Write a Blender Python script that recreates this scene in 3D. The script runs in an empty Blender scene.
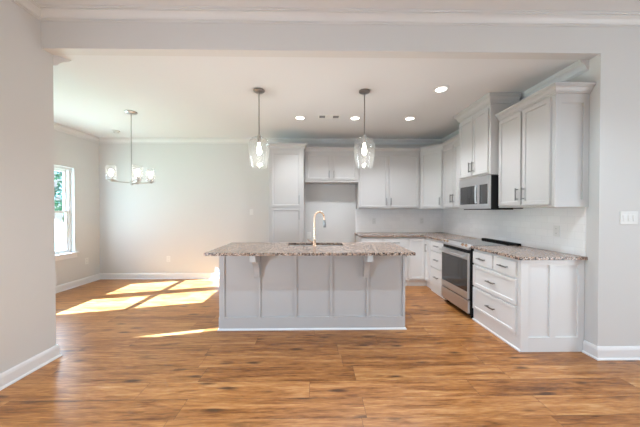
import bpy, bmesh, math, random
from mathutils import Vector, Matrix
random.seed(7)
C = bpy.context.scene.collection
S = bpy.context.scene
PI = math.pi

# ------------------------------------------------------------------ camera, world, sun, large lights, exposure
cam_d = bpy.data.cameras.new('camera')
cam = bpy.data.objects.new('camera', cam_d); C.objects.link(cam)
cam.location = (0, 0, 1.349)
cam.rotation_euler = (PI/2 - 0.0105, 0, -0.0151)
cam_d.sensor_width = 36.0
cam_d.lens = 36.0*258.18/640.0
cam_d.clip_start = 0.02
S.camera = cam

w = bpy.data.worlds.new('daylight_sky'); S.world = w; w.use_nodes = True
wn = w.node_tree.nodes; wl = w.node_tree.links
bg = wn['Background']; bg.inputs[1].default_value = 1.0
tc = wn.new('ShaderNodeTexCoord'); sp = wn.new('ShaderNodeSeparateXYZ')
rp = wn.new('ShaderNodeValToRGB')
rp.color_ramp.elements[0].position = 0.45; rp.color_ramp.elements[0].color = (0.84, 0.92, 1.0, 1)
rp.color_ramp.elements[1].position = 0.85; rp.color_ramp.elements[1].color = (0.55, 0.72, 1.0, 1)
mr = wn.new('ShaderNodeMapRange'); mr.inputs[1].default_value = -1; mr.inputs[2].default_value = 1
wl.new(tc.outputs['Generated'], sp.inputs[0]); wl.new(sp.outputs['Z'], mr.inputs[0])
wl.new(mr.outputs[0], rp.inputs[0]); wl.new(rp.outputs[0], bg.inputs[0])

sun_d = bpy.data.lights.new('sun', 'SUN'); sun = bpy.data.objects.new('sun', sun_d); C.objects.link(sun)
sun_d.energy = 90.0; sun_d.angle = 0.009; sun_d.color = (0.46, 0.68, 1.0)
sun.rotation_euler = Vector((1.0, 0.25, -0.742)).to_track_quat('-Z', 'Y').to_euler()
sun.location = (-8, 1, 6)

def area(name, loc, direction, sx, sy, power, color=(1, 1, 1)):
    d = bpy.data.lights.new(name, 'AREA'); o = bpy.data.objects.new(name, d); C.objects.link(o)
    d.shape = 'RECTANGLE'; d.size = sx; d.size_y = sy; d.energy = power; d.color = color
    o.location = loc; o.rotation_euler = Vector(direction).to_track_quat('-Z', 'Z').to_euler()
    return o
COOL = (0.62, 0.81, 1.0)
SOFT = (0.80, 0.90, 1.0)
area('fill_lamp_living_back', (1.2, -3.55, 1.2), (0, 1, 0.0), 4.6, 1.5, 26, COOL)  # added fill lamp behind the camera, at a made-up window
area('fill_lamp_living_left', (-2.33, 0.55, 0.72), (1, 0.25, -0.06), 0.30, 0.36, 42, (0.55, 0.76, 1.0))  # small added lamp, brightens left-facing surfaces and throws the corbel shadows
area('fill_lamp_living_right', (4.84, -0.25, 0.8), (-1, 0.5, 0), 2.5, 1.4, 66, (0.83, 0.92, 1.0))  # added lamp for low light from the right, at a made-up door
area('daylight_dining_window', (-4.46, 3.845, 1.35), (1, 0, 0), 1.5, 1.45, 66, (0.68, 0.82, 1.0))

S.view_settings.view_transform = 'Standard'
S.view_settings.look = 'None'
S.view_settings.exposure = 0.15
S.view_settings.gamma = 1.0
S.view_settings.use_curve_mapping = False
S.cycles.max_bounces = 12
S.cycles.diffuse_bounces = 6
S.cycles.transparent_max_bounces = 16
S.cycles.sample_clamp_indirect = 6.0
S.cycles.caustics_reflective = False
S.cycles.caustics_refractive = False

# ------------------------------------------------------------------ materials
def nmat(name):
    m = bpy.data.materials.new(name); m.use_nodes = True
    nt = m.node_tree
    return m, nt.nodes, nt.links, nt.nodes['Principled BSDF']

def paint(name, col, rough=0.5, bump=0.0, scale=260, spec=0.5):
    m, n, l, b = nmat(name)
    b.inputs['Base Color'].default_value = (*col, 1); b.inputs['Roughness'].default_value = rough
    b.inputs['Specular IOR Level'].default_value = spec
    t = n.new('ShaderNodeTexCoord'); no = n.new('ShaderNodeTexNoise')
    no.inputs['Scale'].default_value = scale; no.inputs['Detail'].default_value = 3
    l.new(t.outputs['Object'], no.inputs['Vector'])
    mx = n.new('ShaderNodeMix'); mx.data_type = 'RGBA'
    mx.inputs[6].default_value = (*[c*0.985 for c in col], 1); mx.inputs[7].default_value = (*[min(1, c*1.015) for c in col], 1)
    l.new(no.outputs['Fac'], mx.inputs[0]); l.new(mx.outputs[2], b.inputs['Base Color'])
    if bump:
        bp = n.new('ShaderNodeBump'); bp.inputs['Strength'].default_value = bump; bp.inputs['Distance'].default_value = 0.001
        l.new(no.outputs['Fac'], bp.inputs['Height']); l.new(bp.outputs[0], b.inputs['Normal'])
    return m

M_WALL = paint('wall_paint', (0.64, 0.635, 0.62), 0.7, 0.15)
M_CEIL = paint('ceiling_paint', (0.70, 0.71, 0.715), 0.85, 0.1)
M_TRIM = paint('trim_paint', (0.78, 0.78, 0.78), 0.35)
M_CROWN = paint('crown_paint', (0.68, 0.68, 0.67), 0.4)
M_CAB = paint('grey_cabinet_paint', (0.51, 0.495, 0.48), 0.38)
M_BASE = paint('white_cabinet_paint', (0.75, 0.75, 0.74), 0.36)
M_PLASTIC = paint('white_plastic', (0.74, 0.74, 0.72), 0.35)
M_BLACK = paint('black_enamel', (0.010, 0.010, 0.010), 0.5, spec=0.2)
M_DARKSLOT = paint('dark_slot', (0.05, 0.05, 0.05), 0.6)
M_GAP = paint('vent_grey', (0.25, 0.25, 0.25), 0.6)

def metal(name, col, rough, stretch=(1, 1, 60)):
    m, n, l, b = nmat(name)
    b.inputs['Metallic'].default_value = 1; b.inputs['Base Color'].default_value = (*col, 1)
    t = n.new('ShaderNodeTexCoord'); mp = n.new('ShaderNodeMapping'); mp.inputs['Scale'].default_value = stretch
    no = n.new('ShaderNodeTexNoise'); no.inputs['Scale'].default_value = 18; no.inputs['Detail'].default_value = 4
    l.new(t.outputs['Object'], mp.inputs[0]); l.new(mp.outputs[0], no.inputs['Vector'])
    r = n.new('ShaderNodeMapRange'); r.inputs[3].default_value = rough*0.75; r.inputs[4].default_value = rough*1.25
    l.new(no.outputs['Fac'], r.inputs[0]); l.new(r.outputs[0], b.inputs['Roughness'])
    return m
M_STEEL = metal('stainless_steel', (0.64, 0.64, 0.64), 0.42)
M_NICKEL = metal('brushed_nickel', (0.50, 0.49, 0.475), 0.33)
M_DNICKEL = metal('dark_nickel', (0.30, 0.295, 0.285), 0.3)
M_FLOORTINT = metal('floor_tinted_steel', (0.78, 0.56, 0.40), 0.26, (1, 1, 1))  # warm floor reflection put into the metal's base colour
M_KNOB = metal('reflection_tinted_nickel', (0.78, 0.60, 0.46), 0.25)  # copper-toned reflection put into the knob colour

def darkglass(name, col=(0.015, 0.015, 0.016), rough=0.05):
    m, n, l, b = nmat(name)
    b.inputs['Base Color'].default_value = (*col, 1); b.inputs['Roughness'].default_value = rough
    b.inputs['Coat Weight'].default_value = 0.25; b.inputs['Coat Roughness'].default_value = 0.03
    return m
M_OVENGLASS = darkglass('oven_glass', (0.03, 0.03, 0.03))
M_COOKTOP = darkglass('cooktop_glass', (0.06, 0.055, 0.05), 0.04)

def thin_glass(name, tint=0.97, boost=1.0, wavy=False, milk=0.0):
    m, n, l, b = nmat(name)
    n.remove(b); out = n['Material Output']
    tr = n.new('ShaderNodeBsdfTransparent'); tr.inputs[0].default_value = (tint, tint, tint*0.995, 1)
    gl = n.new('ShaderNodeBsdfGlossy'); gl.inputs['Roughness'].default_value = 0.04
    lw = n.new('ShaderNodeLayerWeight'); lw.inputs['Blend'].default_value = 0.12
    mu = n.new('ShaderNodeMath'); mu.operation = 'MULTIPLY'; mu.inputs[1].default_value = boost; mu.use_clamp = True
    mx = n.new('ShaderNodeMixShader')
    l.new(lw.outputs['Facing'], mu.inputs[0]); l.new(mu.outputs[0], mx.inputs[0])
    l.new(tr.outputs[0], mx.inputs[1]); l.new(gl.outputs[0], mx.inputs[2]); l.new(mx.outputs[0], out.inputs[0])
    if milk:
        tl = n.new('ShaderNodeBsdfTranslucent'); tl.inputs[0].default_value = (0.95, 0.95, 0.94, 1)
        df = n.new('ShaderNodeBsdfDiffuse'); df.inputs[0].default_value = (0.95, 0.95, 0.94, 1)
        m1 = n.new('ShaderNodeMixShader'); m1.inputs[0].default_value = 0.5; l.new(tl.outputs[0], m1.inputs[1]); l.new(df.outputs[0], m1.inputs[2])
        m2 = n.new('ShaderNodeMixShader'); m2.inputs[0].default_value = milk
        l.new(mx.outputs[0], m2.inputs[1]); l.new(m1.outputs[0], m2.inputs[2]); l.new(m2.outputs[0], out.inputs[0])
    if wavy:
        no = n.new('ShaderNodeTexNoise'); no.inputs['Scale'].default_value = 45
        bp = n.new('ShaderNodeBump'); bp.inputs['Strength'].default_value = 0.4; bp.inputs['Distance'].default_value = 0.004
        t = n.new('ShaderNodeTexCoord'); l.new(t.outputs['Object'], no.inputs['Vector'])
        l.new(no.outputs['Fac'], bp.inputs['Height']); l.new(bp.outputs[0], gl.inputs['Normal']); l.new(bp.outputs[0], lw.inputs['Normal'])
    return m
M_PANE = thin_glass('window_glass', 0.98, 0.6)
M_SHADE = thin_glass('seeded_shade_glass', 0.985, 0.7, True, 0.012)
M_MILKY = thin_glass('frosted_shade_glass', 0.985, 0.3, False, 0.07)

def emit(name, col, strength):
    m, n, l, b = nmat(name)
    b.inputs['Base Color'].default_value = (*col, 1)
    b.inputs['Emission Color'].default_value = (*col, 1); b.inputs['Emission Strength'].default_value = strength
    return m
M_BULB = emit('glowing_bulb', (1.0, 0.92, 0.82), 6.0)
M_LENS = emit('downlight_lens', (1.0, 0.97, 0.92), 6.0)

def wood_floor():
    m, n, l, b = nmat('wood_plank_floor')
    def math_(op, a=None, c=None, clamp=False):
        k = n.new('ShaderNodeMath'); k.operation = op; k.use_clamp = clamp
        for i, q in enumerate((a, c)):
            if q is None: continue
            if isinstance(q, (int, float)): k.inputs[i].default_value = q
            else: l.new(q, k.inputs[i])
        return k.outputs[0]
    t = n.new('ShaderNodeTexCoord'); s = n.new('ShaderNodeSeparateXYZ'); l.new(t.outputs['Object'], s.inputs[0])
    X, Y = s.outputs['X'], s.outputs['Y']
    W, L = 0.185, 1.25
    yr = math_('DIVIDE', Y, W); row = math_('FLOOR', yr); fy = math_('FRACT', yr)
    wn1 = n.new('ShaderNodeTexWhiteNoise'); wn1.noise_dimensions = '1D'; l.new(row, wn1.inputs['W'])
    xs = math_('ADD', math_('DIVIDE', X, L), math_('MULTIPLY', wn1.outputs['Value'], 7.3))
    col = math_('FLOOR', xs); fx = math_('FRACT', xs)
    cb = n.new('ShaderNodeCombineXYZ'); l.new(row, cb.inputs[0]); l.new(col, cb.inputs[1])
    wn2 = n.new('ShaderNodeTexWhiteNoise'); wn2.noise_dimensions = '2D'; l.new(cb.outputs[0], wn2.inputs['Vector'])
    R = wn2.outputs['Value']
    def vec(sx, sy, o1, o2):
        c = n.new('ShaderNodeCombineXYZ')
        l.new(math_('ADD', math_('MULTIPLY', X, sx), math_('MULTIPLY', R, o1)), c.inputs[0])
        l.new(math_('ADD', math_('MULTIPLY', Y, sy), math_('MULTIPLY', R, o2)), c.inputs[1])
        l.new(math_('MULTIPLY', R, 13.0), c.inputs[2]); return c.outputs[0]
    g1 = n.new('ShaderNodeTexNoise'); g1.inputs['Scale'].default_value = 1.0; g1.inputs['Detail'].default_value = 6
    g1.inputs['Roughness'].default_value = 0.68; g1.inputs['Distortion'].default_value = 0.5
    l.new(vec(2.0, 20, 31, 57), g1.inputs['Vector'])
    g2 = n.new('ShaderNodeTexNoise'); g2.inputs['Scale'].default_value = 1.0; g2.inputs['Detail'].default_value = 5
    g2.inputs['Distortion'].default_value = 0.4
    l.new(vec(11, 110, 17, 91), g2.inputs['Vector'])
    vo = n.new('ShaderNodeTexVoronoi'); vo.inputs['Scale'].default_value = 1.0; vo.feature = 'F1'
    no = n.new('ShaderNodeTexNoise'); no.inputs['Scale'].default_value = 2.0
    l.new(vec(3.0, 9.5, 9, 23), vo.inputs['Vector'])
    f = math_('ADD', math_('MULTIPLY', g1.outputs['Fac'], 0.70), math_('MULTIPLY', g2.outputs['Fac'], 0.30))
    f = math_('ADD', f, math_('MULTIPLY', math_('SUBTRACT', R, 0.5), 0.10))
    ramp = n.new('ShaderNodeValToRGB'); cr = ramp.color_ramp
    cr.elements[0].position = 0.30; cr.elements[0].color = (0.10, 0.034, 0.009, 1)
    cr.elements[1].position = 0.72; cr.elements[1].color = (0.62, 0.345, 0.145, 1)
    e = cr.elements.new(0.43); e.color = (0.28, 0.102, 0.025, 1)
    e = cr.elements.new(0.55); e.color = (0.45, 0.19, 0.055, 1)
    l.new(f, ramp.inputs[0])
    kn = n.new('ShaderNodeMapRange'); kn.inputs[1].default_value = 0.07; kn.inputs[2].default_value = 0.27
    kn.inputs[3].default_value = 0.85; kn.inputs[4].default_value = 0.0
    l.new(math_('ADD', vo.outputs['Distance'], math_('MULTIPLY', math_('SUBTRACT', g1.outputs['Fac'], 0.5), 0.45)), kn.inputs[0])
    wn3 = n.new('ShaderNodeTexWhiteNoise'); wn3.noise_dimensions = '3D'; l.new(vo.outputs['Position'], wn3.inputs['Vector'])
    kk = math_('MULTIPLY', kn.outputs[0], math_('GREATER_THAN', wn3.outputs['Value'], 0.45))
    mk = n.new('ShaderNodeMix'); mk.data_type = 'RGBA'; mk.inputs[7].default_value = (0.07, 0.03, 0.013, 1)
    l.new(kk, mk.inputs[0]); l.new(ramp.outputs[0], mk.inputs[6])
    ey = math_('LESS_THAN', math_('MINIMUM', fy, math_('SUBTRACT', 1.0, fy)), 0.0075)
    ex = math_('LESS_THAN', math_('MINIMUM', fx, math_('SUBTRACT', 1.0, fx)), 0.0012)
    ed = math_('MAXIMUM', ey, ex)
    me = n.new('ShaderNodeMix'); me.data_type = 'RGBA'; me.inputs[7].default_value = (0.11, 0.05, 0.022, 1)
    l.new(math_('MULTIPLY', ed, 0.75), me.inputs[0]); l.new(mk.outputs[2], me.inputs[6])
    l.new(me.outputs[2], b.inputs['Base Color'])
    rr = n.new('ShaderNodeMapRange'); rr.inputs[3].default_value = 0.24; rr.inputs[4].default_value = 0.38
    l.new(g1.outputs['Fac'], rr.inputs[0]); l.new(rr.outputs[0], b.inputs['Roughness'])
    b.inputs['Specular IOR Level'].default_value = 0.5
    bp = n.new('ShaderNodeBump'); bp.inputs['Strength'].default_value = 0.25; bp.inputs['Distance'].default_value = 0.002
    l.new(math_('SUBTRACT', g2.outputs['Fac'], math_('MULTIPLY', ed, 1.0)), bp.inputs['Height']); l.new(bp.outputs[0], b.inputs['Normal'])
    return m
M_FLOOR = wood_floor()

def granite():
    m, n, l, b = nmat('speckled_granite')
    t = n.new('ShaderNodeTexCoord')
    v = n.new('ShaderNodeTexVoronoi'); v.inputs['Scale'].default_value = 120; v.feature = 'F1'
    no = n.new('ShaderNodeTexNoise'); no.inputs['Scale'].default_value = 60; no.inputs['Detail'].default_value = 5
    l.new(t.outputs['Object'], no.inputs['Vector'])
    ad = n.new('ShaderNodeVectorMath'); ad.operation = 'MULTIPLY_ADD'; ad.inputs[1].default_value = (0.012,)*3
    l.new(no.outputs['Color'], ad.inputs[0]); l.new(t.outputs['Object'], ad.inputs[2]); l.new(ad.outputs[0], v.inputs['Vector'])
    sx = n.new('ShaderNodeSeparateXYZ'); l.new(v.outputs['Color'], sx.inputs[0])
    r = n.new('ShaderNodeValToRGB'); r.color_ramp.interpolation = 'CONSTANT'; cr = r.color_ramp
    cr.elements[0].position = 0; cr.elements[0].color = (0.02, 0.018, 0.018, 1)
    cr.elements[1].position = 0.24; cr.elements[1].color = (0.14, 0.105, 0.09, 1)
    for p, c in ((0.42, (0.42, 0.285, 0.21)), (0.68, (0.54, 0.395, 0.305)), (0.84, (0.22, 0.185, 0.17)), (0.91, (0.66, 0.58, 0.52))):
        e = cr.elements.new(p); e.color = (*c, 1)
    l.new(sx.outputs['X'], r.inputs[0]); l.new(r.outputs[0], b.inputs['Base Color'])
    b.inputs['Roughness'].default_value = 0.2; b.inputs['Specular IOR Level'].default_value = 0.35
    return m
M_GRANITE = granite()

def tile(name, axis):
    m, n, l, b = nmat(name)
    t = n.new('ShaderNodeTexCoord'); s = n.new('ShaderNodeSeparateXYZ'); c = n.new('ShaderNodeCombineXYZ')
    l.new(t.outputs['Object'], s.inputs[0]); l.new(s.outputs[axis], c.inputs[0]); l.new(s.outputs['Z'], c.inputs[1])
    br = n.new('ShaderNodeTexBrick'); br.inputs['Scale'].default_value = 1.0
    br.inputs['Color1'].default_value = (0.90, 0.895, 0.885, 1); br.inputs['Color2'].default_value = (0.86, 0.855, 0.845, 1)
    br.inputs['Mortar'].default_value = (0.80, 0.795, 0.79, 1); br.inputs['Mortar Size'].default_value = 0.0016
    br.inputs['Mortar Smooth'].default_value = 0.3
    br.inputs['Brick Width'].default_value = 0.152; br.inputs['Row Height'].default_value = 0.0762
    l.new(c.outputs[0], br.inputs['Vector']); l.new(br.outputs['Color'], b.inputs['Base Color'])
    b.inputs['Roughness'].default_value = 0.16
    bp = n.new('ShaderNodeBump'); bp.invert = True; bp.inputs['Strength'].default_value = 0.2; bp.inputs['Distance'].default_value = 0.002
    l.new(br.outputs['Fac'], bp.inputs['Height']); l.new(bp.outputs[0], b.inputs['Normal'])
    return m
M_TILE_X = tile('subway_tile_back', 'X'); M_TILE_Y = tile('subway_tile_side', 'Y')

def leafy(name, c1, c2, scale):
    m, n, l, b = nmat(name)
    t = n.new('ShaderNodeTexCoord'); no = n.new('ShaderNodeTexNoise'); no.inputs['Scale'].default_value = scale; no.inputs['Detail'].default_value = 4
    l.new(t.outputs['Object'], no.inputs['Vector'])
    mx = n.new('ShaderNodeMix'); mx.data_type = 'RGBA'; mx.inputs[6].default_value = (*c1, 1); mx.inputs[7].default_value = (*c2, 1)
    l.new(no.outputs['Fac'], mx.inputs[0]); l.new(mx.outputs[2], b.inputs['Base Color']); b.inputs['Roughness'].default_value = 0.8
    return m
M_LEAF = leafy('tree_leaves', (0.03, 0.09, 0.07), (0.16, 0.30, 0.24), 5)
M_LAWN = leafy('lawn_grass', (0.10, 0.20, 0.06), (0.22, 0.34, 0.12), 3)
M_BARK = leafy('tree_bark', (0.10, 0.07, 0.05), (0.2, 0.15, 0.11), 12)

# ------------------------------------------------------------------ mesh helpers
def nb(): return bmesh.new()

def box(bm, x0, x1, y0, y1, z0, z1):
    v = [bm.verts.new((x, y, z)) for z in (z0, z1) for y in (y0, y1) for x in (x0, x1)]
    for f in ((0, 2, 3, 1), (4, 5, 7, 6), (0, 1, 5, 4), (2, 6, 7, 3), (0, 4, 6, 2), (1, 3, 7, 5)):
        bm.faces.new([v[i] for i in f])
    return bm

def prism(bm, pts, z0, z1):                    # polygon in xy, counter-clockwise
    a = [bm.verts.new((x, y, z0)) for x, y in pts]; c = [bm.verts.new((x, y, z1)) for x, y in pts]
    bm.faces.new(a[::-1]); bm.faces.new(c); k = len(pts)
    for i in range(k): bm.faces.new((a[i], a[(i+1) % k], c[(i+1) % k], c[i]))
    return bm

def prism_x(bm, pts, x0, x1):                  # polygon in yz extruded along x
    a = [bm.verts.new((x0, y, z)) for y, z in pts]; c = [bm.verts.new((x1, y, z)) for y, z in pts]
    bm.faces.new(a); bm.faces.new(c[::-1]); k = len(pts)
    for i in range(k): bm.faces.new((a[i], c[i], c[(i+1) % k], a[(i+1) % k]))
    return bm

def sweep(bm, path, profile, pre=None, post=None, side=1):
    """mitred sweep of a closed (out, z) profile along a plan path; 'out' is to the right of travel when side=1"""
    P = [Vector(p) for p in path]; n = len(P)
    def nrm(a, b_):
        d = (b_-a).normalized(); return Vector((d.y, -d.x))*side
    rings = []
    for i, p in enumerate(P):
        a = P[i-1] if i > 0 else (Vector(pre) if pre else None)
        c = P[i+1] if i < n-1 else (Vector(post) if post else None)
        n1 = nrm(a, p) if a is not None else None; n2 = nrm(p, c) if c is not None else None
        if n1 is None: m = n2
        elif n2 is None: m = n1
        else:
            m = (n1+n2).normalized(); m = m/max(0.2, m.dot(n1))
        rings.append([bm.verts.new((p.x+m.x*o, p.y+m.y*o, z)) for o, z in profile])
    k = len(profile)
    for i in range(n-1):
        for j in range(k):
            bm.faces.new((rings[i][j], rings[i][(j+1) % k], rings[i+1][(j+1) % k], rings[i+1][j]))
    bm.faces.new(rings[0]); bm.faces.new(rings[-1][::-1])
    return bm

def lathe(bm, prof, cx=0, cy=0, seg=24, closed=False):
    rings = []
    for r, z in prof:
        if r < 1e-5: rings.append([bm.verts.new((cx, cy, z))])
        else: rings.append([bm.verts.new((cx+r*math.cos(2*PI*i/seg), cy+r*math.sin(2*PI*i/seg), z)) for i in range(seg)])
    pairs = list(zip(rings, rings[1:]))
    if closed: pairs.append((rings[-1], rings[0]))
    for a, c in pairs:
        for i in range(seg):
            j = (i+1) % seg
            if len(a) == 1 and len(c) == 1: continue
            if len(a) == 1: bm.faces.new((a[0], c[j], c[i]))
            elif len(c) == 1: bm.faces.new((a[i], a[j], c[0]))
            else: bm.faces.new((a[i], a[j], c[j], c[i]))
    return bm

def tube(bm, pts, r, seg=10):
    P = [Vector(p) for p in pts]; rings = []
    rr = r if isinstance(r, (list, tuple)) else [r]*len(P)
    up = None
    for i, p in enumerate(P):
        d = (P[min(i+1, len(P)-1)]-P[max(i-1, 0)]).normalized()
        if up is None: up = Vector((0, 0, 1)) if abs(d.z) < 0.9 else Vector((0, 1, 0))
        a = d.cross(up).normalized(); up = a.cross(d).normalized()
        rings.append([bm.verts.new(p+(a*math.cos(2*PI*k/seg)+up*math.sin(2*PI*k/seg))*rr[i]) for k in range(seg)])
    for a, c in zip(rings, rings[1:]):
        for i in range(seg): bm.faces.new((a[i], a[(i+1) % seg], c[(i+1) % seg], c[i]))
    bm.faces.new(rings[0][::-1]); bm.faces.new(rings[-1])
    return bm

def obj(name, bm, mat, parent=None, loc=None, bevel=0.0, smooth=False, rot=None):
    bmesh.ops.recalc_face_normals(bm, faces=bm.faces)
    me = bpy.data.meshes.new(name); bm.to_mesh(me); bm.free()
    me.materials.append(mat)
    if smooth:
        for p in me.polygons: p.use_smooth = True
        me.set_sharp_from_angle(angle=0.7)
    o = bpy.data.objects.new(name, me); C.objects.link(o)
    if parent: o.parent = parent
    if loc: o.location = loc
    if rot: o.rotation_euler = rot
    if bevel:
        bv = o.modifiers.new('edge', 'BEVEL'); bv.width = bevel; bv.segments = 2; bv.limit_method = 'ANGLE'; bv.angle_limit = 0.8
    return o

def thing(name, label, cat, loc=(0, 0, 0), rz=0, group=None):
    o = bpy.data.objects.new(name, None); C.objects.link(o); o.empty_display_size = 0.1
    o.location = loc; o.rotation_euler = (0, 0, rz); o['label'] = label; o['category'] = cat
    if group: o['group'] = group
    return o
def tag(o, label, cat, group=None):
    o['label'] = label; o['category'] = cat
    if group: o['group'] = group
    return o
def struct(name, bm, mat, label=None, **k):
    o = obj(name, bm, mat, **k); o['kind'] = 'structure'
    if label: o['label'] = label
    return o
def copy_tree(o, parent=None):
    c = o.copy(); C.objects.link(c); c.parent = parent
    for ch in list(o.children): copy_tree(ch, c)
    return c

def shaker(bm, x0, x1, z0, z1, y1=0.0, t=0.02, rail=0.057, rec=0.011):
    """door leaf whose back is at y1 and front at y1-t, frame-and-panel front facing -y"""
    y0 = y1-t
    box(bm, x0, x1, y0, y1, z0, z1)
    bm.faces.ensure_lookup_table()
    fr = max(bm.faces[-6:], key=lambda f: -f.calc_center_median().y)
    bm.normal_update()
    bmesh.ops.inset_region(bm, faces=[fr], thickness=rail, depth=0)
    bm.normal_update()
    bmesh.ops.inset_region(bm, faces=[fr], thickness=0.003, depth=-rec)
    return bm

def pull(x, z, y, length, vertical, parent, mat=None):
    """bar pull with two posts, its back at y (the door front), reaching towards -y"""
    bm = nb(); h = length/2; r = 0.0065
    if vertical:
        box(bm, x-r, x+r, y-0.034, y-0.024, z-h, z+h)
        for s in (-1, 1): box(bm, x-r*0.8, x+r*0.8, y-0.024, y+0.0005, z+s*(h-0.016)-0.005, z+s*(h-0.016)+0.005)
    else:
        box(bm, x-h, x+h, y-0.034, y-0.024, z-r, z+r)
        for s in (-1, 1): box(bm, x+s*(h-0.016)-0.005, x+s*(h-0.016)+0.005, y-0.024, y+0.0005, z-r*0.8, z+r*0.8)
    return obj('handle', bm, mat or M_DNICKEL, parent, bevel=0.0015)

# ------------------------------------------------------------------ room dimensions
XW, YB, XD, XL = 2.563, 5.155, -4.27, -2.393
YO0, YO1 = 2.30, 2.40
ZC, ZL = 2.768, 3.085
XR, YN = 4.9, -3.7                                # living room, behind the camera

# ------------------------------------------------------------------ floor, ceilings, walls
struct('floor', box(nb(), -4.42, XR+0.12, YN-0.12, YB+0.12, -0.06, 0), M_FLOOR, 'warm brown wood plank floor with knots')
struct('ceiling_kitchen', box(nb(), -4.42, XW+0.12, YO1, YB+0.12, ZC, ZC+0.12), M_CEIL)
struct('ceiling_living', box(nb(), XL-0.12, XR+0.12, YN-0.12, YO0, ZL, ZL+0.12), M_CEIL)
struct('wall_back', box(nb(), -4.42, XW+0.12, YB, YB+0.12, 0, ZC), M_WALL)
struct('wall_kitchen_right', box(nb(), XW, XW+0.12, YO1+0.02, YB, 0, ZC), M_WALL)
bm = nb(); box(bm, XL, XW, YO0, YO1, ZC-0.002, ZL); box(bm, XW, XR+0.12, YO0, YO1+0.02, 0, ZL)
struct('wall_opening', bm, M_WALL, 'greige header and right return around the wide opening')
bm = nb(); box(bm, XL-0.12, XL, YN, YO1, 0, 0.10); box(bm, XL-0.12, XL, YN, YO1, 1.25, ZL)
box(bm, XL-0.12, XL, YN, -0.30, 0.10, 1.25); box(bm, XL-0.12, XL, 1.22, YO1, 0.10, 1.25)
struct('wall_living_left', bm, M_WALL)
bm = nb(); q0, q1 = -3.93, -3.19
box(bm, XD, XL-0.12, YO1-0.12, YO1, 0, 1.10); box(bm, XD, XL-0.12, YO1-0.12, YO1, 2.10, ZC)
box(bm, XD, q0, YO1-0.12, YO1, 1.10, 2.10); box(bm, q1, XL-0.12, YO1-0.12, YO1, 1.10, 2.10)
struct('wall_dining_front', bm, M_WALL)
W1, W2, ZS, ZT = (3.06, 3.80), (3.88, 4.63), 0.60, 2.10
bm = nb(); a, b_ = XD-0.15, XD
box(bm, a, b_, YO1-0.12, YB, 0, ZS); box(bm, a, b_, YO1-0.12, YB, ZT, ZC)
box(bm, a, b_, YO1-0.12, W1[0], ZS, ZT); box(bm, a, b_, W1[1], W2[0], ZS, ZT); box(bm, a, b_, W2[1], YB, ZS, ZT)
struct('wall_dining_left', bm, M_WALL)
# living room walls behind the camera, with openings for the added windows
bm = nb(); y0, y1 = YN-0.12, YN
box(bm, XL-0.12, XR+0.12, y0, y1, 0, 0.45); box(bm, XL-0.12, XR+0.12, y0, y1, 2.65, ZL)
box(bm, XL-0.12, -1.2, y0, y1, 0.45, 2.65); box(bm, 3.6, XR+0.12, y0, y1, 0.45, 2.65)
struct('wall_living_back', bm, M_WALL)
bm = nb(); box(bm, XR, XR+0.12, YN, YO0, 0, 0.04); box(bm, XR, XR+0.12, YN, YO0, 2.10, ZL)
box(bm, XR, XR+0.12, YN, -1.55, 0.04, 2.10); box(bm, XR, XR+0.12, 1.05, YO0, 0.04, 2.10)
struct('wall_living_right', bm, M_WALL)

# windows
def hung_window(n, y0, y1, label):
    r = bpy.data.objects.new('window_%d' % n, None); C.objects.link(r); r['kind'] = 'structure'; r['label'] = label
    r.location = (XD-0.09, (y0+y1)/2, ZS)
    hw = (y1-y0)/2; H = ZT-ZS; bm = nb(); f = 0.04
    e = 0.001
    box(bm, -0.05, 0.03, -hw+e, -hw+f, e, H-e); box(bm, -0.05, 0.03, hw-f, hw-e, e, H-e)
    box(bm, -0.05, 0.03, -hw+f, hw-f, H-f, H-e); box(bm, -0.05, 0.03, -hw+f, hw-f, e, f)
    obj('window_frame', bm, M_PLASTIC, r, bevel=0.002)
    mid = 0.73
    for nm, z0, z1, x0 in (('upper_sash', mid-0.02, H-f, -0.045), ('lower_sash', f, mid+0.02, -0.012)):
        bm = nb(); s = 0.035; ya, yb = -hw+f, hw-f
        box(bm, x0, x0+0.03, ya, ya+s, z0, z1); box(bm, x0, x0+0.03, yb-s, yb, z0, z1)
        box(bm, x0, x0+0.03, ya+s, yb-s, z0, z0+s); box(bm, x0, x0+0.03, ya+s, yb-s, z1-s, z1)
        so = obj(nm, bm, M_PLASTIC, r, bevel=0.002)
        obj('pane', box(nb(), x0+0.012, x0+0.018, ya+s, yb-s, z0+s, z1-s), M_PANE, so)
    bm = nb(); box(bm, 0.031, 0.125, -hw+0.002, hw-0.002, 0.001, 0.022)
    box(bm, 0.0905, 0.125, -hw-0.05, -hw+0.002, 0.001, 0.022); box(bm, 0.0905, 0.125, hw-0.002, hw+0.05, 0.001, 0.022)
    box(bm, 0.0905, 0.104, -hw-0.03, hw+0.03, -0.075, 0.001)
    obj('window_sill', bm, M_TRIM, r, bevel=0.003)
hung_window(1, *W2, 'white double hung window on the dining wall, the one seen past the near wall')
hung_window(2, *W1, 'white double hung window on the dining wall, hidden behind the near wall')
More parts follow.
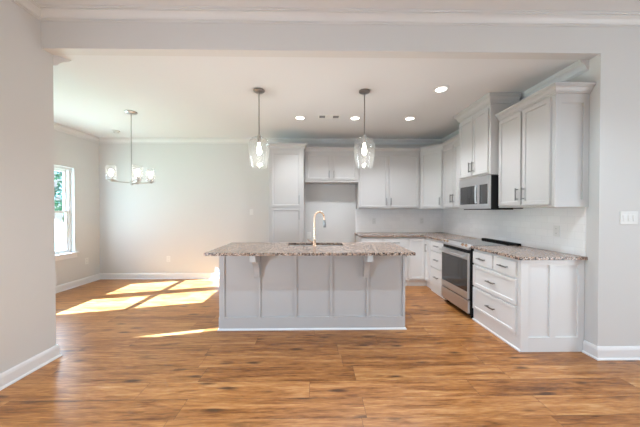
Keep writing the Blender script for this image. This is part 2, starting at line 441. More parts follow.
def added_window(n, x0, x1, z0, z1, loc, rz, cols):  # out-of-view windows, added for the light
    r = bpy.data.objects.new('window_%d' % n, None); C.objects.link(r); r['kind'] = 'structure'; r.location = loc; r.rotation_euler = (0, 0, rz)
    bm = nb(); f = 0.05 if n != 6 else 0.025
    box(bm, x0, x1, -0.03, 0.03, z0, z0+f); box(bm, x0, x1, -0.03, 0.03, z1-f, z1)
    for k in range(cols+1):
        c = x0+(x1-x0-f)*k/cols; box(bm, c, c+f, -0.03, 0.03, z0+f, z1-f)
    obj('window_frame', bm, M_PLASTIC, r, bevel=0.002)
    obj('pane', box(nb(), x0+f, x1-f, -0.003, 0.003, z0+f, z1-f), M_PANE, r)
added_window(3, -1.2, 3.6, 0.45, 2.65, (0, YN-0.06, 0), 0, 4)  # unseen back window, added to let light in behind the camera
added_window(6, -0.37, 0.37, 1.10, 2.10, (-3.56, YO1-0.07, 0), 0, 1)  # unseen window, added and sized to throw the sun streak on the floor
added_window(4, -0.76, 0.76, 0.10, 1.25, (XL-0.06, 0.46, 0), PI/2, 2)  # unseen low opening, added and cut down to limit the sun patch
added_window(5, -1.3, 1.3, 0.04, 2.10, (XR+0.06, -0.25, 0), PI/2, 2)  # unseen glass door, added for light from the right

# crown and base mouldings
def crown_prof(top, h, p):
    return [(0.0005, top-0.0005), (0.0005, top-h), (p*0.13, top-h), (p*0.13, top-h*0.90), (p*0.26, top-h*0.90), (p*0.26, top-h*0.80),
            (p*0.34, top-h*0.66), (p*0.52, top-h*0.46), (p*0.76, top-h*0.32), (p*0.76, top-h*0.22), (p*0.90, top-h*0.22), (p*0.90, top-h*0.09),
            (p, top-h*0.09), (p, top-0.0005)]
def base_prof(h=0.116, t=0.016):
    return [(0.0005, 0.0005), (t+0.012, 0.0005), (t+0.012, 0.006), (t+0.008, 0.014), (t, 0.018), (t, h-0.03), (t*0.75, h-0.012), (t*0.35, h), (0.0005, h)]
struct('trim_1', sweep(nb(), [(XW, YO1+0.001), (XW, YB), (XD, YB), (XD, YO1), (XL, YO1)], crown_prof(ZC, 0.095, 0.085), side=-1,
       post=(XL, YO1-0.2)), M_CROWN, 'white crown moulding around the kitchen and dining ceiling')
struct('trim_2', sweep(nb(), [(XL, YN), (XL, YO0), (XR, YO0), (XR, YN), (XL, YN)], crown_prof(ZL, 0.085, 0.075), side=1),
       M_CROWN, 'white crown moulding along the near ceiling above the opening')
struct('baseboard_left', sweep(nb(), [(XL, YN+0.1), (XL, YO1), (XD, YO1), (XD, YB), (-0.845, YB)], base_prof(), side=1), M_TRIM,
       'white baseboard along the near left wall and round the dining room')
struct('baseboard_right', sweep(nb(), [(XR, YO0), (XW, YO0), (XW, YO1+0.014)], base_prof(), side=-1), M_TRIM,
       'white baseboard round the right corner of the opening')

# ------------------------------------------------------------------ cabinets
DT, CB, CT = 0.02, 1.385, 2.45          # door thickness, wall cabinet bottom and top
def cab_crown(top, h=0.075, p=0.052):
    return [(0.0, top), (0.0, top-h), (p*0.2, top-h), (p*0.2, top-h*0.84), (p*0.34, top-h*0.84), (p*0.42, top-h*0.62), (p*0.62, top-h*0.42), (p*0.84, top-h*0.32), (p*0.84, top-h*0.2), (p, top-h*0.2), (p, top)]

def wall_cab(name, label, loc, rz, wd, dp, z0, z1, doors, hz, crown_h=0.075, crown_p=0.052, ret=(False, False), hside=None, dtop=None, dbot=None, stile=0.022):
    """local frame: x along the width 0..wd, front of carcass at y=0, back at y=dp"""
    r = thing(name, label, 'cabinet', (loc[0], loc[1], z0), rz)
    H = z1-z0
    bm = nb(); box(bm, 0.0008, wd-0.0008, 0, dp-0.002, 0, H-0.0005)
    obj('body', bm, M_CAB, r, bevel=0.0015)
    zt = (dtop or z1-0.035)-z0; zb = (dbot or z0+0.025)-z0
    n = len(doors); 
    for i, (a, c) in enumerate(doors):
        d = obj('door', shaker(nb(), a, c, zb, zt, -0.0005), M_CAB, r, bevel=0.0015)
        s = hside[i] if hside else (1 if (i % 2 == 0 and n > 1) else -1)
        hx = c-0.03 if s > 0 else a+0.03
        pull(hx, hz-z0, -DT-0.0005, 0.135, True, d)
    path = [(0, 0), (wd, 0)]
    pre, post = None, None
    return r
def add_crown(r, path, top, h=0.075, p=0.052, pre=None, post=None):
    obj('crown', sweep(nb(), path, cab_crown(top, h, p), pre=pre, post=post, side=1), M_CAB, r)

YU = 4.825                                   # front of the wall cabinet carcasses on the back wall
DU = YB-YU
TOPC = 2.523
# pantry, floor to top
YP = 4.565; DP = YB-YP
r = thing('pantry_cabinet', 'tall light grey pantry cabinet with two stacked doors beside the bare fridge space', 'cabinet', (-0.832, YP, 0))
wd = 0.613
bm = nb(); box(bm, 0, wd, 0, DP-0.002, 0.1, CT); box(bm, 0, wd, 0.06, DP-0.002, 0.0005, 0.1)
obj('body', bm, M_CAB, r, bevel=0.0015)
d = obj('door', shaker(nb(), 0.035, wd-0.047, 1.418, 2.385, -0.0005), M_CAB, r, bevel=0.0015); pull(wd-0.078, 1.545, -DT-0.0005, 0.15, True, d)
d = obj('door', shaker(nb(), 0.035, wd-0.047, 0.125, 1.395, -0.0005), M_CAB, r, bevel=0.0015); pull(wd-0.078, 1.27, -DT-0.0005, 0.15, True, d)
add_crown(r, [(0, DP-0.1), (0, 0), (wd, 0), (wd, 0.172)], TOPC, 0.08, 0.055)
# over-fridge cabinet
X0, X1 = -0.215, 0.785
r = wall_cab('bridge_cabinet', 'short two-door grey cabinet high over the bare fridge space', (X0, YU-0.03), 0, X1-X0, DU+0.03, 1.88, CT,
             [(0.035, 0.488), (0.512, X1-X0-0.03)], 2.02, dtop=2.405, dbot=1.925)
add_crown(r, [(0.0, 0), (X1-X0, 0)], TOPC-1.883)
# pair on the back wall
X0, X1 = 0.787, 1.948
r = wall_cab('wall_cabinet', 'grey two-door wall cabinet on the back wall, right of the fridge space', (X0, YU), 0, X1-X0, DU, CB, CT,
             [(0.022, 0.553), (0.578, X1-X0-0.03)], 1.52, dtop=2.405, dbot=1.41)
add_crown(r, [(0, 0), (X1-X0-0.002, 0)], TOPC-0.003-CB, post=(X1-X0+0.27, -0.306))
# diagonal corner cabinet
XU = 2.24                                    # carcass front of the wall cabinets on the right wall
PA, PB = (1.95, YU), (XU, 4.50)
r = thing('corner_wall_cabinet', 'grey wall cabinet set diagonally across the back right corner', 'cabinet', (PA[0], PA[1], CB))
loc = lambda q: (q[0]-PA[0], q[1]-PA[1])
bm = nb(); prism(bm, [loc(q) for q in (PA, PB, (XW-0.002, PB[1]), (XW-0.002, YB-0.002), (PA[0], YB-0.002))], 0, CT-CB)
obj('body', bm, M_CAB, r, bevel=0.0015)
dv = Vector((PB[0]-PA[0], PB[1]-PA[1])); dl = dv.length; ang = math.atan2(dv.y, dv.x)
d = obj('door', shaker(nb(), 0.03, dl-0.03, 0.025, 1.025, -0.0005), M_CAB, r, bevel=0.0015, rot=(0, 0, ang))
pull(dl-0.06, 0.135, -DT-0.0005, 0.135, True, d)
add_crown(r, [(0, 0), (PB[0]-PA[0], PB[1]-PA[1])], TOPC-CB-0.003, pre=(-0.5, 0), post=(PB[0]-PA[0], PB[1]-PA[1]-0.5))
# right wall: local x runs from far to near
RZ = -PI/2
def right_cab(name, label, yfar, ynear, xf, z0, z1, **k):
    return wall_cab(name, label, (xf, yfar), RZ, yfar-ynear, XW-xf, z0, z1, **k)
YM1, YM0 = 3.815, 3.135
wA = 4.498-YM1
r = right_cab('wall_cabinet', 'grey two-door wall cabinet between the diagonal corner cabinet and the microwave', 4.498, YM1, XU, CB, CT,
              doors=[(0.02, wA/2-0.008), (wA/2+0.008, wA-0.02)], hz=1.55, dtop=2.41, dbot=1.41)
add_crown(r, [(0, 0), (wA-0.055, 0)], TOPC-0.003-CB, pre=(-0.29, 0.325))
XM = 2.135
wM = YM1-YM0
r = right_cab('microwave_cabinet', 'tallest grey wall cabinet, two doors above the microwave reaching the ceiling', YM1, YM0, XM, 1.795, 2.70,
              doors=[(0.02, wM/2-0.006), (wM/2+0.006, wM-0.03)], hz=1.94, dtop=2.62, dbot=1.825)
add_crown(r, [(0, 0.33), (0, 0), (wM, 0), (wM, 0.33)], ZC-0.0015-1.795, 0.11, 0.065)
YC0 = 2.405
wN = YM0-0.002-YC0
r = right_cab('wall_cabinet', 'grey two-door wall cabinet nearest the opening, its panelled end facing the room', YM0-0.002, YC0, XU, CB, CT,
              doors=[(0.02, wN/2-0.012), (wN/2+0.012, wN-0.025)], hz=1.53, dtop=2.425, dbot=1.41)
add_crown(r, [(0.0, 0), (wN+0.016, 0), (wN+0.016, XW-XU-0.003)], TOPC-CB, 0.08, 0.055)
bm = nb(); q0, q1 = wN+0.0005, wN+0.014; dpt = XW-XU-0.003; Hc = CT-CB
box(bm, wN, wN+0.004, 0.0, dpt, 0.0005, Hc)
for (a, c, z0, z1) in ((0, 0.055, 0.0005, Hc), (dpt-0.055, dpt, 0.0005, Hc), (0.055, dpt-0.055, 0.0005, 0.07), (0.055, dpt-0.055, Hc-0.09, Hc)):
    box(bm, wN+0.004, wN+0.016, a, c, z0, z1)
obj('side_panel', bm, M_CAB, r)

# ---- base cabinets
XF = 1.952                                   # carcass front of the right run (door faces at 1.949)
ZB = 0.884
def drawer(r, a, c, z0, z1, rail=0.0, hl=0.13):
    bm = nb()
    if rail: shaker(bm, a, c, z0, z1, -0.0005, rail=rail, rec=0.007)
    else: box(bm, a, c, -DT-0.0005, -0.0005, z0, z1)
    d = obj('drawer', bm, M_BASE, r, bevel=0.002)
    pull((a+c)/2, (z0+z1)/2, -DT-0.0005, hl, False, d)
# near drawer bank with panelled end
YD1, YD0 = 3.163, 2.437
wd = YD1-YD0; dp = XW-XF
r = thing('drawer_base_cabinet', 'white-grey base cabinet of four drawers with a panelled end, nearest the opening', 'cabinet', (XF, YD1, 0), RZ)
bm = nb(); box(bm, 0.001, wd, 0, dp-0.002, 0.0005, ZB-0.0005)
obj('body', bm, M_BASE, r, bevel=0.0015)
m_ = 0.375
drawer(r, 0.015, m_-0.012, 0.71, 0.855); drawer(r, m_+0.012, wd-0.03, 0.71, 0.855)
drawer(r, 0.015, wd-0.03, 0.435, 0.685, 0.05); drawer(r, 0.015, wd-0.03, 0.15, 0.415, 0.05)
bm = nb(); box(bm, wd, wd+0.004, -0.004, dp-0.003, 0.0005, ZB-0.001)
for (a, c, z0, z1) in ((-0.004, 0.07, 0.0005, ZB-0.001), (0.275, 0.335, 0.14, 0.83), (dp-0.06, dp-0.003, 0.0005, ZB-0.001), (0.07, dp-0.06, 0.0005, 0.14), (0.07, dp-0.06, 0.83, ZB-0.001)):
    box(bm, wd+0.004, wd+0.019, a, c, z0, z1)
obj('side_panel', bm, M_BASE, r, bevel=0.001)
bm = nb(); sweep(bm, [(0.001, 0), (wd+0.019, 0)], [(0, 0.0005), (0.014, 0.0005), (0.014, 0.012), (0.005, 0.02), (0, 0.02)], side=1)
obj('shoe_moulding', bm, M_TRIM, r)
# far drawer bank
YG1 = 3.855
YE1 = 4.345
wd = YE1-YG1
r = thing('drawer_base_cabinet', 'narrow white-grey base cabinet of three drawers beyond the range', 'cabinet', (XF, YE1, 0), RZ)
bm = nb(); box(bm, 0.001, wd-0.001, 0, dp-0.002, 0.0005, ZB-0.0005); obj('body', bm, M_BASE, r, bevel=0.0015)
drawer(r, 0.015, wd-0.015, 0.70, 0.855); drawer(r, 0.015, wd-0.015, 0.43, 0.68); drawer(r, 0.015, wd-0.015, 0.14, 0.41)
# L-shaped corner base cabinet
XC, YF = 1.635, 4.565
r = thing('corner_base_cabinet', 'L-shaped grey base cabinet in the back corner with a folding pair of doors', 'cabinet', (XF, YF, 0))
bm = nb()
def L(o, z0, z1):
    prism(bm, [(XC-XF+0.001, o), (o, o), (o, YE1-YF+0.001), (XW-0.002-XF, YE1-YF+0.001), (XW-0.002-XF, YB-0.002-YF), (XC-XF+0.001, YB-0.002-YF)], z0, z1)
L(0.0, 0.1, ZB-0.0005); L(0.03, 0.0005, 0.1)
obj('body', bm, M_BASE, r, bevel=0.0015)
d = obj('door', shaker(nb(), XC-XF+0.03, -0.024, 0.13, 0.855, -0.0005), M_BASE, r, bevel=0.0015)
d = obj('door', shaker(nb(), 0.024, YF-YE1-0.012, 0.13, 0.855, -0.0005, rail=0.05), M_BASE, r, bevel=0.0015, rot=(0, 0, RZ))
pull(0.09, 0.70, -DT-0.0005, 0.14, True, d)
# back run
def back_base(label, x0, x1, doors):
    r = thing('base_cabinet', label, 'cabinet', (x0, YF, 0)); wd = x1-x0
    bm = nb(); box(bm, 0.001, wd-0.001, 0, YB-YF-0.002, 0.1, ZB-0.0005); box(bm, 0.001, wd-0.001, 0.03, YB-YF-0.002, 0.0005, 0.1)
    obj('body', bm, M_BASE, r, bevel=0.0015)
    drawer(r, 0.018, wd-0.018, 0.715, 0.855)
    for i, (a, c) in enumerate(doors):
        d = obj('door', shaker(nb(), a, c, 0.13, 0.69, -0.0005), M_BASE, r, bevel=0.0015)
        pull(c-0.03 if i == 0 else a+0.03, 0.60, -DT-0.0005, 0.13, True, d)
back_base('grey base cabinet at the open left end of the back counter', 0.79, 1.185, [(0.018, 0.377)])
back_base('grey base cabinet between the left end unit and the corner unit of the back counter', 1.185, XC, [(0.018, 0.432)])

# ---- countertops and backsplash
bm = nb()
prism(bm, [(0.765, 4.527), (1.914, 4.527), (1.914, YG1+0.002), (XW-0.001, YG1+0.002), (XW-0.001, YB-0.001), (0.765, YB-0.001)], ZB, 0.914)
tag(obj('countertop', bm, M_GRANITE, bevel=0.003), 'L-shaped speckled granite countertop along the back wall into the corner', 'countertop')
bm = nb(); box(bm, 1.914, XW-0.001, 2.392, YD1-0.001, ZB, 0.914)
tag(obj('countertop', bm, M_GRANITE, bevel=0.003), 'short speckled granite countertop over the drawers nearest the opening', 'countertop')
bm = nb(); box(bm, 0.787, XW-0.009, YB-0.009, YB-0.0005, 0.9145, CB-0.0005)
tag(obj('tile_backsplash', bm, M_TILE_X), 'white subway tile backsplash on the back wall', 'backsplash')
bm = nb(); box(bm, XW-0.009, XW-0.0005, 2.41, YB-0.0005, 0.9145, CB-0.0005)
tag(obj('tile_backsplash', bm, M_TILE_Y), 'white subway tile backsplash on the right wall behind the range', 'backsplash')

# ---- range
XR_ = 1.915
r = thing('kitchen_range', 'slide-in stainless electric range with a glass oven door and black sides', 'range', (XR_, YG1-0.003, 0), RZ)
wd = YG1-YD1-0.006
bm = nb(); box(bm, 0, wd, 0.0, XW-0.02-XR_, 0.045, 0.905); obj('body', bm, M_BLACK, r, bevel=0.002)
bm = nb(); box(bm, -0.0, wd, 0.03, XW-0.075-XR_, 0.905, 0.918); obj('cooktop', bm, M_COOKTOP, r, bevel=0.002)
bm = nb(); box(bm, 0.0, wd, XW-0.07-XR_, XW-0.012-XR_, 0.905, 0.94); obj('rear_vent_trim', bm, M_BLACK, r, bevel=0.004)
bm = nb(); prism_x(bm, [(-0.028, 0.862), (0.0, 0.862), (0.03, 0.9185), (0.03, 0.924), (0.012, 0.924), (-0.028, 0.885)], 0.0, wd)
cp = obj('control_panel', bm, M_STEEL, r, bevel=0.0015)
for x in (0.07, 0.15, wd-0.15, wd-0.07):
    bm = nb(); lathe(bm, [(0.0, 0.024), (0.014, 0.024), (0.017, 0.02), (0.018, 0.0), (0.0, 0.0)], seg=18)
    obj('knob', bm, M_KNOB, cp, loc=(x, -0.008, 0.905), rot=(math.radians(45), 0, 0), smooth=True)
bm = nb(); y0, y1 = -0.03, -0.0005
box(bm, 0.012, wd-0.012, y0, y1, 0.245, 0.335); box(bm, 0.012, wd-0.012, y0, y1, 0.735, 0.815)
box(bm, 0.012, 0.018, y0, y1, 0.335, 0.735); box(bm, wd-0.018, wd-0.012, y0, y1, 0.335, 0.735)
bmesh.ops.remove_doubles(bm, verts=bm.verts, dist=1e-5)
d = obj('oven_door', bm, M_STEEL, r, bevel=0.001)
obj('oven_window', box(nb(), 0.018, wd-0.018, y0+0.002, y1, 0.335, 0.735), M_OVENGLASS, d)
bm = nb(); tube(bm, [(0.05, -0.075, 0.778), (wd-0.05, -0.075, 0.778)], 0.012, 12)
for x in (0.075, wd-0.075): tube(bm, [(x, -0.075, 0.778), (x, -0.029, 0.778)], 0.009, 8)
obj('handle', bm, M_STEEL, d, smooth=True)
obj('storage_drawer', box(nb(), 0.006, wd-0.006, -0.03, -0.0005, 0.07, 0.23), M_STEEL, r, bevel=0.003)
for x in (0.05, wd-0.05):
    for y in (0.06, 0.5): obj('foot', lathe(nb(), [(0, 0.0005), (0.022, 0.0005), (0.022, 0.012), (0.012, 0.015), (0.012, 0.046), (0, 0.046)], x, y, 12), M_BLACK, r)

# ---- microwave
r = thing('microwave_oven', 'stainless over-the-range microwave with black sides and a dark door window', 'microwave', (2.15, YM1-0.004, 1.375), RZ)
wd = wM-0.012; H = 0.415
bm = nb(); box(bm, 0.0, wd, 0.0, XW-0.0105-2.15, 0.0, H); obj('body', bm, M_BLACK, r, bevel=0.002)
bm = nb(); y0, y1 = -0.025, -0.0005
box(bm, 0.0, wd, y0, y1, 0.0, 0.062); box(bm, 0.0, wd, y0, y1, H-0.105, H)
box(bm, 0.0, 0.035, y0, y1, 0.062, H-0.105); box(bm, 0.425, 0.478, y0, y1, 0.062, H-0.105); box(bm, wd-0.03, wd, y0, y1, 0.062, H-0.105)
d = obj('door', bm, M_STEEL, r, bevel=0.0015)
obj('door_window', box(nb(), 0.035, 0.425, y0+0.002, y1, 0.062, H-0.105), M_OVENGLASS, d)
bm = nb(); tube(bm, [(0.451, -0.055, 0.07), (0.451, -0.06, 0.13), (0.451, -0.06, 0.25), (0.451, -0.055, 0.31)], 0.010, 10)
for z in (0.085, 0.295): tube(bm, [(0.451, -0.056, z), (0.451, -0.024, z)], 0.008, 8)
obj('handle', bm, M_STEEL, d, smooth=True)
obj('control_panel', box(nb(), 0.478, wd-0.03, y0+0.001, y1, 0.062, H-0.105), M_OVENGLASS, r)
obj('vent_grille', box(nb(), 0.05, wd-0.03, 0.02, 0.3, -0.012, -0.0005), M_BLACK, r)

# ------------------------------------------------------------------ island
IX0, IX1, IY0, IY1 = -1.098, 1.014, 2.923, 3.53
r = thing('kitchen_island', 'long light grey kitchen island with five recessed front panels and two brackets', 'island', ((IX0+IX1)/2, IY0, 0))
cx = (IX0+IX1)/2; hw = (IX1-IX0)/2; D = IY1-IY0
# hollow carcass so that the sink hangs free inside
bm = nb(); box(bm, -hw, hw, 0.012, 0.03, 0.0005, ZB-0.0005); box(bm, -hw, -hw+0.02, 0.03, D, 0.0005, ZB-0.0005)
box(bm, hw-0.02, hw, 0.03, D, 0.0005, ZB-0.0005); box(bm, -hw+0.02, hw-0.02, D-0.02, D, 0.0005, ZB-0.0005)
box(bm, -hw+0.02, hw-0.02, 0.03, D-0.02, 0.08, 0.1)
obj('body', bm, M_CAB, r)
bm = nb(); sw = 0.060; zb, zt = 0.145, 0.835
box(bm, -hw, hw, -0.008, 0.012, 0.0005, zb); box(bm, -hw, hw, -0.008, 0.012, zt, ZB-0.0005)
edges = [-1.032, -0.628, -0.22, 0.187, 0.599, IX1]
for k, e in enumerate(edges):
    a, c = e-(sw if k == 0 else 0.026)-cx, e-cx
    box(bm, max(a, -hw), c, -0.008, 0.012, zb, zt)
obj('panel_frame', bm, M_CAB, r)
bm = nb(); sweep(bm, [(-hw, D), (-hw, -0.008), (hw, -0.008), (hw, D)], [(0, 0.0005), (0.013, 0.0005), (0.012, 0.010), (0.006, 0.018), (0, 0.02)], side=1)
obj('shoe_moulding', bm, M_TRIM, r)
prof = [(0.0, 0.0), (0.0, -0.285), (-0.03, -0.285), (-0.036, -0.272)]
for k in range(11):
    t = k/10*PI/2; prof.append((-0.225+0.185*math.cos(t), -0.255+0.185*math.sin(t)))
prof += [(-0.235, -0.068), (-0.235, -0.0)]
for e in (-0.661, 0.566):
    bm = nb(); prism_x(bm, prof, -0.03, 0.03)
    obj('corbel', bm, M_CAB, r, loc=(e-cx, -0.0085, ZB-0.001), bevel=0.002)
# electrical outlet on the island end stays on the island
TX0, TX1, TY0, TY1 = -1.155, 1.035, 2.665, 3.565
SX0, SX1, SY0, SY1 = -0.36, 0.345, 3.215, 3.50
bm = nb()
box(bm, TX0, SX0, TY0, TY1, ZB, 0.914); box(bm, SX1, TX1, TY0, TY1, ZB, 0.914)
box(bm, SX0, SX1, TY0, SY0, ZB, 0.914); box(bm, SX0, SX1, SY1, TY1, ZB, 0.914)
bmesh.ops.remove_doubles(bm, verts=bm.verts, dist=1e-5)
seen = {}
for f in list(bm.faces):
    k = frozenset(v.index for v in f.verts) if False else tuple(sorted((round(v.co.x, 4), round(v.co.y, 4), round(v.co.z, 4)) for v in f.verts))
    if k in seen: bm.faces.remove(f) if f.is_valid else None
    else: seen[k] = f
tag(obj('island_countertop', bm, M_GRANITE), 'speckled granite island countertop with a sink cut-out', 'countertop')
r = thing('kitchen_sink', 'stainless undermount sink set into the island countertop', 'sink', ((SX0+SX1)/2, (SY0+SY1)/2, ZB-0.22))
hx, hy = (SX1-SX0)/2+0.004, (SY1-SY0)/2+0.004
bm = nb(); e = 0.006
box(bm, -hx, hx, -hy, hy, 0, e); box(bm, -hx, -hx+e, -hy, hy, e, 0.2195); box(bm, hx-e, hx, -hy, hy, e, 0.2195)
box(bm, -hx+e, hx-e, -hy, -hy+e, e, 0.2195); box(bm, -hx+e, hx-e, hy-e, hy, e, 0.2195)
obj('basin', bm, M_FLOORTINT if False else M_STEEL, r, bevel=0.002)
obj('drain', lathe(nb(), [(0, e+0.0005), (0.045, e+0.0005), (0.045, e+0.004), (0.03, e+0.002), (0, e+0.002)], 0.0, 0.03, 20), M_DNICKEL, r)
# faucet
r = thing('faucet', 'tall gooseneck metal faucet, floor reflection put into its colour, standing at the island sink', 'faucet', (-0.02, 3.165, 0.9145))
obj('base', lathe(nb(), [(0, 0), (0.027, 0), (0.027, 0.008), (0.020, 0.014), (0.0185, 0.07), (0.0135, 0.078), (0, 0.078)], seg=20), M_FLOORTINT, r, smooth=True)
dx, dy = 0.80, 0.60; R = 0.075
pts = [(0, 0, 0.078), (0, 0, 0.2), (0, 0, 0.345)]
for k in range(1, 13):
    t = PI*k/12*1.0
    q = R-R*math.cos(t); pts.append((q*dx, q*dy, 0.345+R*math.sin(t)))
pts.append((2*R*dx+0.004*dx, 2*R*dy+0.004*dy, 0.315))
obj('spout', tube(nb(), pts, 0.0125, 12), M_FLOORTINT, r, smooth=True)
q = 2*R+0.004
bm = nb(); tube(bm, [(q*dx, q*dy, 0.318), (q*dx, q*dy, 0.30), ((q+0.005)*dx, (q+0.005)*dy, 0.24), ((q+0.006)*dx, (q+0.006)*dy, 0.225)], [0.0145, 0.0165, 0.0185, 0.016], 14)
obj('spray_head', bm, M_DNICKEL, r, smooth=True)
bm = nb(); tube(bm, [(-0.018, 0, 0.05), (-0.05, 0, 0.058), (-0.085, 0, 0.085)], [0.008, 0.007, 0.005], 10)
obj('handle', bm, M_FLOORTINT, r, smooth=True)

# ------------------------------------------------------------------ lights on the ceiling
def pendant(x, y, label):
    r = thing('pendant_light', label, 'pendant light', (x, y, ZC), group='glass pendants over the island')
    obj('canopy', lathe(nb(), [(0, -0.0005), (0.066, -0.0005), (0.066, -0.012), (0.05, -0.024), (0.012, -0.03), (0, -0.03)], seg=28), M_DNICKEL, r, smooth=True)
    obj('rod', tube(nb(), [(0, 0, -0.028), (0, 0, -0.53)], 0.0065, 10), M_DNICKEL, r, smooth=True)
    s = obj('socket', lathe(nb(), [(0, -0.525), (0.016, -0.525), (0.022, -0.545), (0.022, -0.61), (0.017, -0.615), (0, -0.615)], seg=20), M_NICKEL, r, smooth=True)
    obj('bulb', lathe(nb(), [(0, -0.616), (0.014, -0.618), (0.017, -0.645), (0.027, -0.68), (0.031, -0.71), (0.026, -0.74), (0.012, -0.757), (0, -0.76)], seg=18), M_BULB, r, smooth=True)
    outer = [(0.024, -0.545), (0.05, -0.550), (0.085, -0.568), (0.112, -0.60), (0.125, -0.645), (0.127, -0.69), (0.122, -0.75), (0.110, -0.82), (0.098, -0.88), (0.092, -0.915)]
    inner = [(a-0.003, z-(0.002 if i < 4 else 0)) for i, (a, z) in enumerate(outer)][::-1]
    obj('glass_shade', lathe(nb(), outer+inner, seg=40, closed=True), M_SHADE, r, smooth=True)
    d = bpy.data.lights.new('pendant_glow', 'POINT'); o = bpy.data.objects.new('pendant_glow', d); C.objects.link(o)
    d.energy = 8; d.color = (0.95, 0.95, 0.92); d.shadow_soft_size = 0.03; o.parent = r; o.location = (0, 0, -0.80)
pendant(-0.672, 3.065, 'clear glass tulip pendant on a thin rod, left of the faucet')
pendant(0.573, 3.065, 'clear glass tulip pendant on a thin rod, right of the faucet')

r = thing('chandelier', 'brushed nickel chandelier with lit clear glass cylinder shades in the dining area', 'chandelier', (-2.655, 3.76, ZC))
obj('canopy', lathe(nb(), [(0, -0.0005), (0.075, -0.0005), (0.075, -0.012), (0.06, -0.026), (0.015, -0.032), (0, -0.032)], seg=28), M_NICKEL, r, smooth=True)
obj('rod', tube(nb(), [(0, 0, -0.03), (0, 0, -1.0)], 0.007, 10), M_NICKEL, r, smooth=True)
obj('hub', lathe(nb(), [(0, -0.985), (0.018, -0.985), (0.022, -1.0), (0.022, -1.035), (0.012, -1.05), (0, -1.052)], seg=20), M_NICKEL, r, smooth=True)
for deg in (219, 323, 29, 108):
    a = math.radians(deg); u = (math.cos(a), math.sin(a)); R = 0.228
    arm = obj('arm', tube(nb(), [(u[0]*0.015, u[1]*0.015, -1.02), (u[0]*R, u[1]*R, -1.005)], 0.007, 8), M_NICKEL, r, smooth=True)
    px, py = u[0]*R, u[1]*R
    obj('socket', lathe(nb(), [(0, -1.015), (0.02, -1.015), (0.024, -1.0), (0.05, -0.992), (0.05, -0.986), (0.018, -0.984), (0.018, -0.945), (0, -0.945)], px, py, 18), M_NICKEL, arm, smooth=True)
    obj('bulb', lathe(nb(), [(0, -0.944), (0.012, -0.943), (0.014, -0.93), (0.028, -0.895), (0.030, -0.875), (0.022, -0.85), (0, -0.84)], px, py, 16), M_BULB, arm, smooth=True)
    obj('glass_shade', lathe(nb(), [(0.060, -0.985), (0.060, -0.79), (0.057, -0.79), (0.057, -0.985)], px, py, 28, closed=True), M_MILKY, arm, smooth=True)
d = bpy.data.lights.new('chandelier_glow', 'POINT'); o = bpy.data.objects.new('chandelier_glow', d); C.objects.link(o)
d.energy = 2; d.color = (0.95, 0.95, 0.92); d.shadow_soft_size = 0.1; o.parent = r; o.location = (0, 0, -0.78)

def downlight(x, y, z, label, power, tint=(0.87, 0.93, 1.0)):
    r = thing('recessed_light', label, 'ceiling light', (x, y, z), group='recessed downlights')
    obj('trim_ring', lathe(nb(), [(0.062, -0.0005), (0.088, -0.0005), (0.088, -0.004), (0.066, -0.009), (0.062, -0.009)], seg=28, closed=True), M_PLASTIC, r, smooth=True)
    obj('lens', lathe(nb(), [(0, -0.0005), (0.061, -0.0005), (0.061, -0.005), (0, -0.006)], seg=28), M_LENS, r)
    d = bpy.data.lights.new('downlight', 'SPOT'); o = bpy.data.objects.new('downlight', d); C.objects.link(o)
    d.energy = power; d.spot_size = 2.2; d.spot_blend = 0.6; d.shadow_soft_size = 0.05; d.color = tint
    o.parent = r; o.location = (0, 0, -0.02)
downlight(-0.245, 3.95, ZC, 'round recessed ceiling light, left end of the row beside the vent', 46)
downlight(0.595, 3.95, ZC, 'round recessed ceiling light just right of the ceiling vent, middle of the row', 60)
downlight(1.436, 3.95, ZC, 'round recessed ceiling light at the right end of the row toward the corner cabinet', 60)
downlight(1.455, 3.00, ZC, 'round recessed ceiling light in front of the tall microwave cabinet, largest of the four', 60)
for x, q in ((-0.55, 'left'), (1.65, 'right')):
    downlight(x, 1.35, ZL, 'round recessed light in the near room ceiling, %s of the pair above the camera' % q, 105, (0.68, 0.86, 1.0))

r = thing('ceiling_vent', 'small rectangular air vent in the kitchen ceiling', 'vent', (0.195, 3.90, ZC))
bm = nb(); f = 0.02; a, c = 0.165, 0.075
box(bm, -a, a, -c, -c+f, -0.008, -0.0005); box(bm, -a, a, c-f, c, -0.008, -0.0005)
box(bm, -a, -a+f, -c+f, c-f, -0.008, -0.0005); box(bm, a-f, a, -c+f, c-f, -0.008, -0.0005); box(bm, -0.06, 0.06, -c+f, c-f, -0.008, -0.0005)
obj('frame', bm, M_PLASTIC, r)
for x0, x1 in ((-a+f, -0.06), (0.06, a-f)):
    bm = nb(); box(bm, x0, x1, -c+f, c-f, -0.002, -0.0005)
    for k in range(5): box(bm, x0, x1, -c+f+0.005+k*0.02, -c+f+0.008+k*0.02, -0.007, -0.002)
    obj('grille', bm, M_GAP, r)
r = thing('smoke_detector', 'small flat round detector on the dining ceiling behind the chandelier', 'smoke detector', (-3.558, 4.661, ZC))
obj('body', lathe(nb(), [(0, -0.0005), (0.06, -0.0005), (0.062, -0.012), (0.05, -0.022), (0, -0.024)], seg=24), M_PLASTIC, r, smooth=True)
obj('sensor_ring', lathe(nb(), [(0.03, -0.0235), (0.045, -0.023), (0.045, -0.026), (0.03, -0.027)], seg=24, closed=True), M_NICKEL, r)

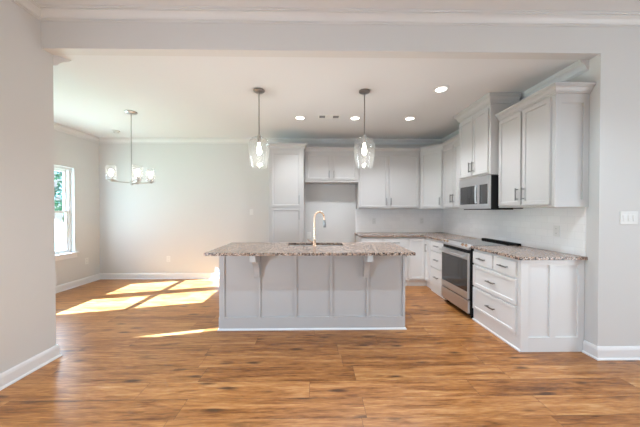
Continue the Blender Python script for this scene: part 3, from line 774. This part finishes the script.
# ------------------------------------------------------------------ outlets and switches; local face towards -y
def outlet(label, loc, rz):
    r = thing('wall_outlet', label, 'outlet', loc, rz, 'white wall outlets')
    obj('cover_plate', box(nb(), -0.036, 0.036, -0.006, -0.0005, -0.058, 0.058), M_PLASTIC, r, bevel=0.002)
    for z in (-0.024, 0.024):
        q = obj('receptacle', box(nb(), -0.017, 0.017, -0.008, -0.006, z-0.016, z+0.016), M_PLASTIC, r, bevel=0.001)
        bm = nb(); box(bm, -0.008, -0.006, -0.0084, -0.008, z-0.004, z+0.006); box(bm, 0.006, 0.008, -0.0084, -0.008, z-0.004, z+0.006)
        obj('slot', bm, M_DARKSLOT, q)
outlet('white outlet low on the back dining wall', (-2.927, YB, 0.393), 0)
outlet('white outlet low on the left dining wall beyond the window', (XD, 4.857, 0.415), PI/2)
outlet('white outlet inside the bare fridge space', (-0.14, YB, 0.865), 0)
outlet('white outlet on the back tile nearest the corner', (2.118, YB-0.009, 1.15), 0)
outlet('white outlet on the back tile nearest the fridge space', (1.16, YB-0.009, 1.15), 0)
outlet('white outlet on the right tile above the near counter', (XW-0.009, 2.70, 1.134), -PI/2)
def switch(label, loc, rz, gangs):
    r = thing('light_switch', label, 'switch', loc, rz); hw = 0.036+0.023*(gangs-1)
    obj('cover_plate', box(nb(), -hw, hw, -0.006, -0.0005, -0.058, 0.058), M_PLASTIC, r, bevel=0.002)
    for g in range(gangs):
        x = (g-(gangs-1)/2)*0.046
        bm = nb(); prism_x(bm, [(-0.006, -0.03), (-0.006, 0.03), (-0.0085, 0.03), (-0.011, -0.03)], x-0.015, x+0.015)
        obj('rocker', bm, M_PLASTIC, r, bevel=0.001)
switch('white three-rocker switch plate on the right wall of the near room', (2.836, YO0, 1.285), 0, 3)
switch('white single switch on the back wall just left of the pantry', (-1.285, YB, 1.325), 0, 1)

# ------------------------------------------------------------------ outside the dining window
struct('ground', box(nb(), -40, -4.43, -10, 40, -0.40, -0.30), M_LAWN)
def tree(label, loc, rad, h, seed):
    rnd = random.Random(seed)
    r = thing('tree', label, 'tree', loc)
    obj('trunk', tube(nb(), [(0, 0, 0), (0.05, 0, h*0.3), (0, 0.05, h*0.6)], [0.16, 0.12, 0.08], 10), M_BARK, r, smooth=True)
    bm = nb()
    for k in range(900):
        th, u, q = rnd.uniform(0, 2*PI), rnd.uniform(-1, 1), rnd.uniform(0.35, 1)**0.5
        s = math.sqrt(1-u*u)
        p = Vector((rad*q*s*math.cos(th), rad*q*s*math.sin(th), h*0.62+h*0.4*q*u))
        m = Matrix.Translation(p) @ Matrix.Rotation(rnd.uniform(0, PI), 4, 'X') @ Matrix.Rotation(rnd.uniform(0, PI), 4, 'Z')
        l_ = rnd.uniform(0.14, 0.26)
        vs = [bm.verts.new(m @ Vector(c)) for c in ((-l_, 0, 0), (0, -l_*0.5, 0.03), (l_, 0, 0), (0, l_*0.5, 0.03))]
        bm.faces.new(vs)
    obj('foliage', bm, M_LEAF, r)
tree('leafy green tree seen through the upper sash of the dining window', (-11.5, 12.0, -0.3), 1.5, 6.0, 1)
r = thing('porch_railing', 'white porch railing seen through the lower sash of the dining window', 'railing', (-6.6, 6.9, -0.3), math.radians(-40))
bm = nb(); box(bm, -1.6, 1.6, -0.03, 0.03, 1.25, 1.31); obj('top_rail', bm, M_TRIM, r)
bm = nb(); box(bm, -1.6, 1.6, -0.025, 0.025, 0.30, 0.36); obj('bottom_rail', bm, M_TRIM, r)
for x in (-1.6, 1.6): obj('post', box(nb(), x-0.05, x+0.05, -0.05, 0.05, 0.0005, 1.40), M_TRIM, r)
for k in range(22):
    x = -1.47+k*0.14
    obj('baluster', box(nb(), x-0.018, x+0.018, -0.018, 0.018, 0.36, 1.25), M_TRIM, r)
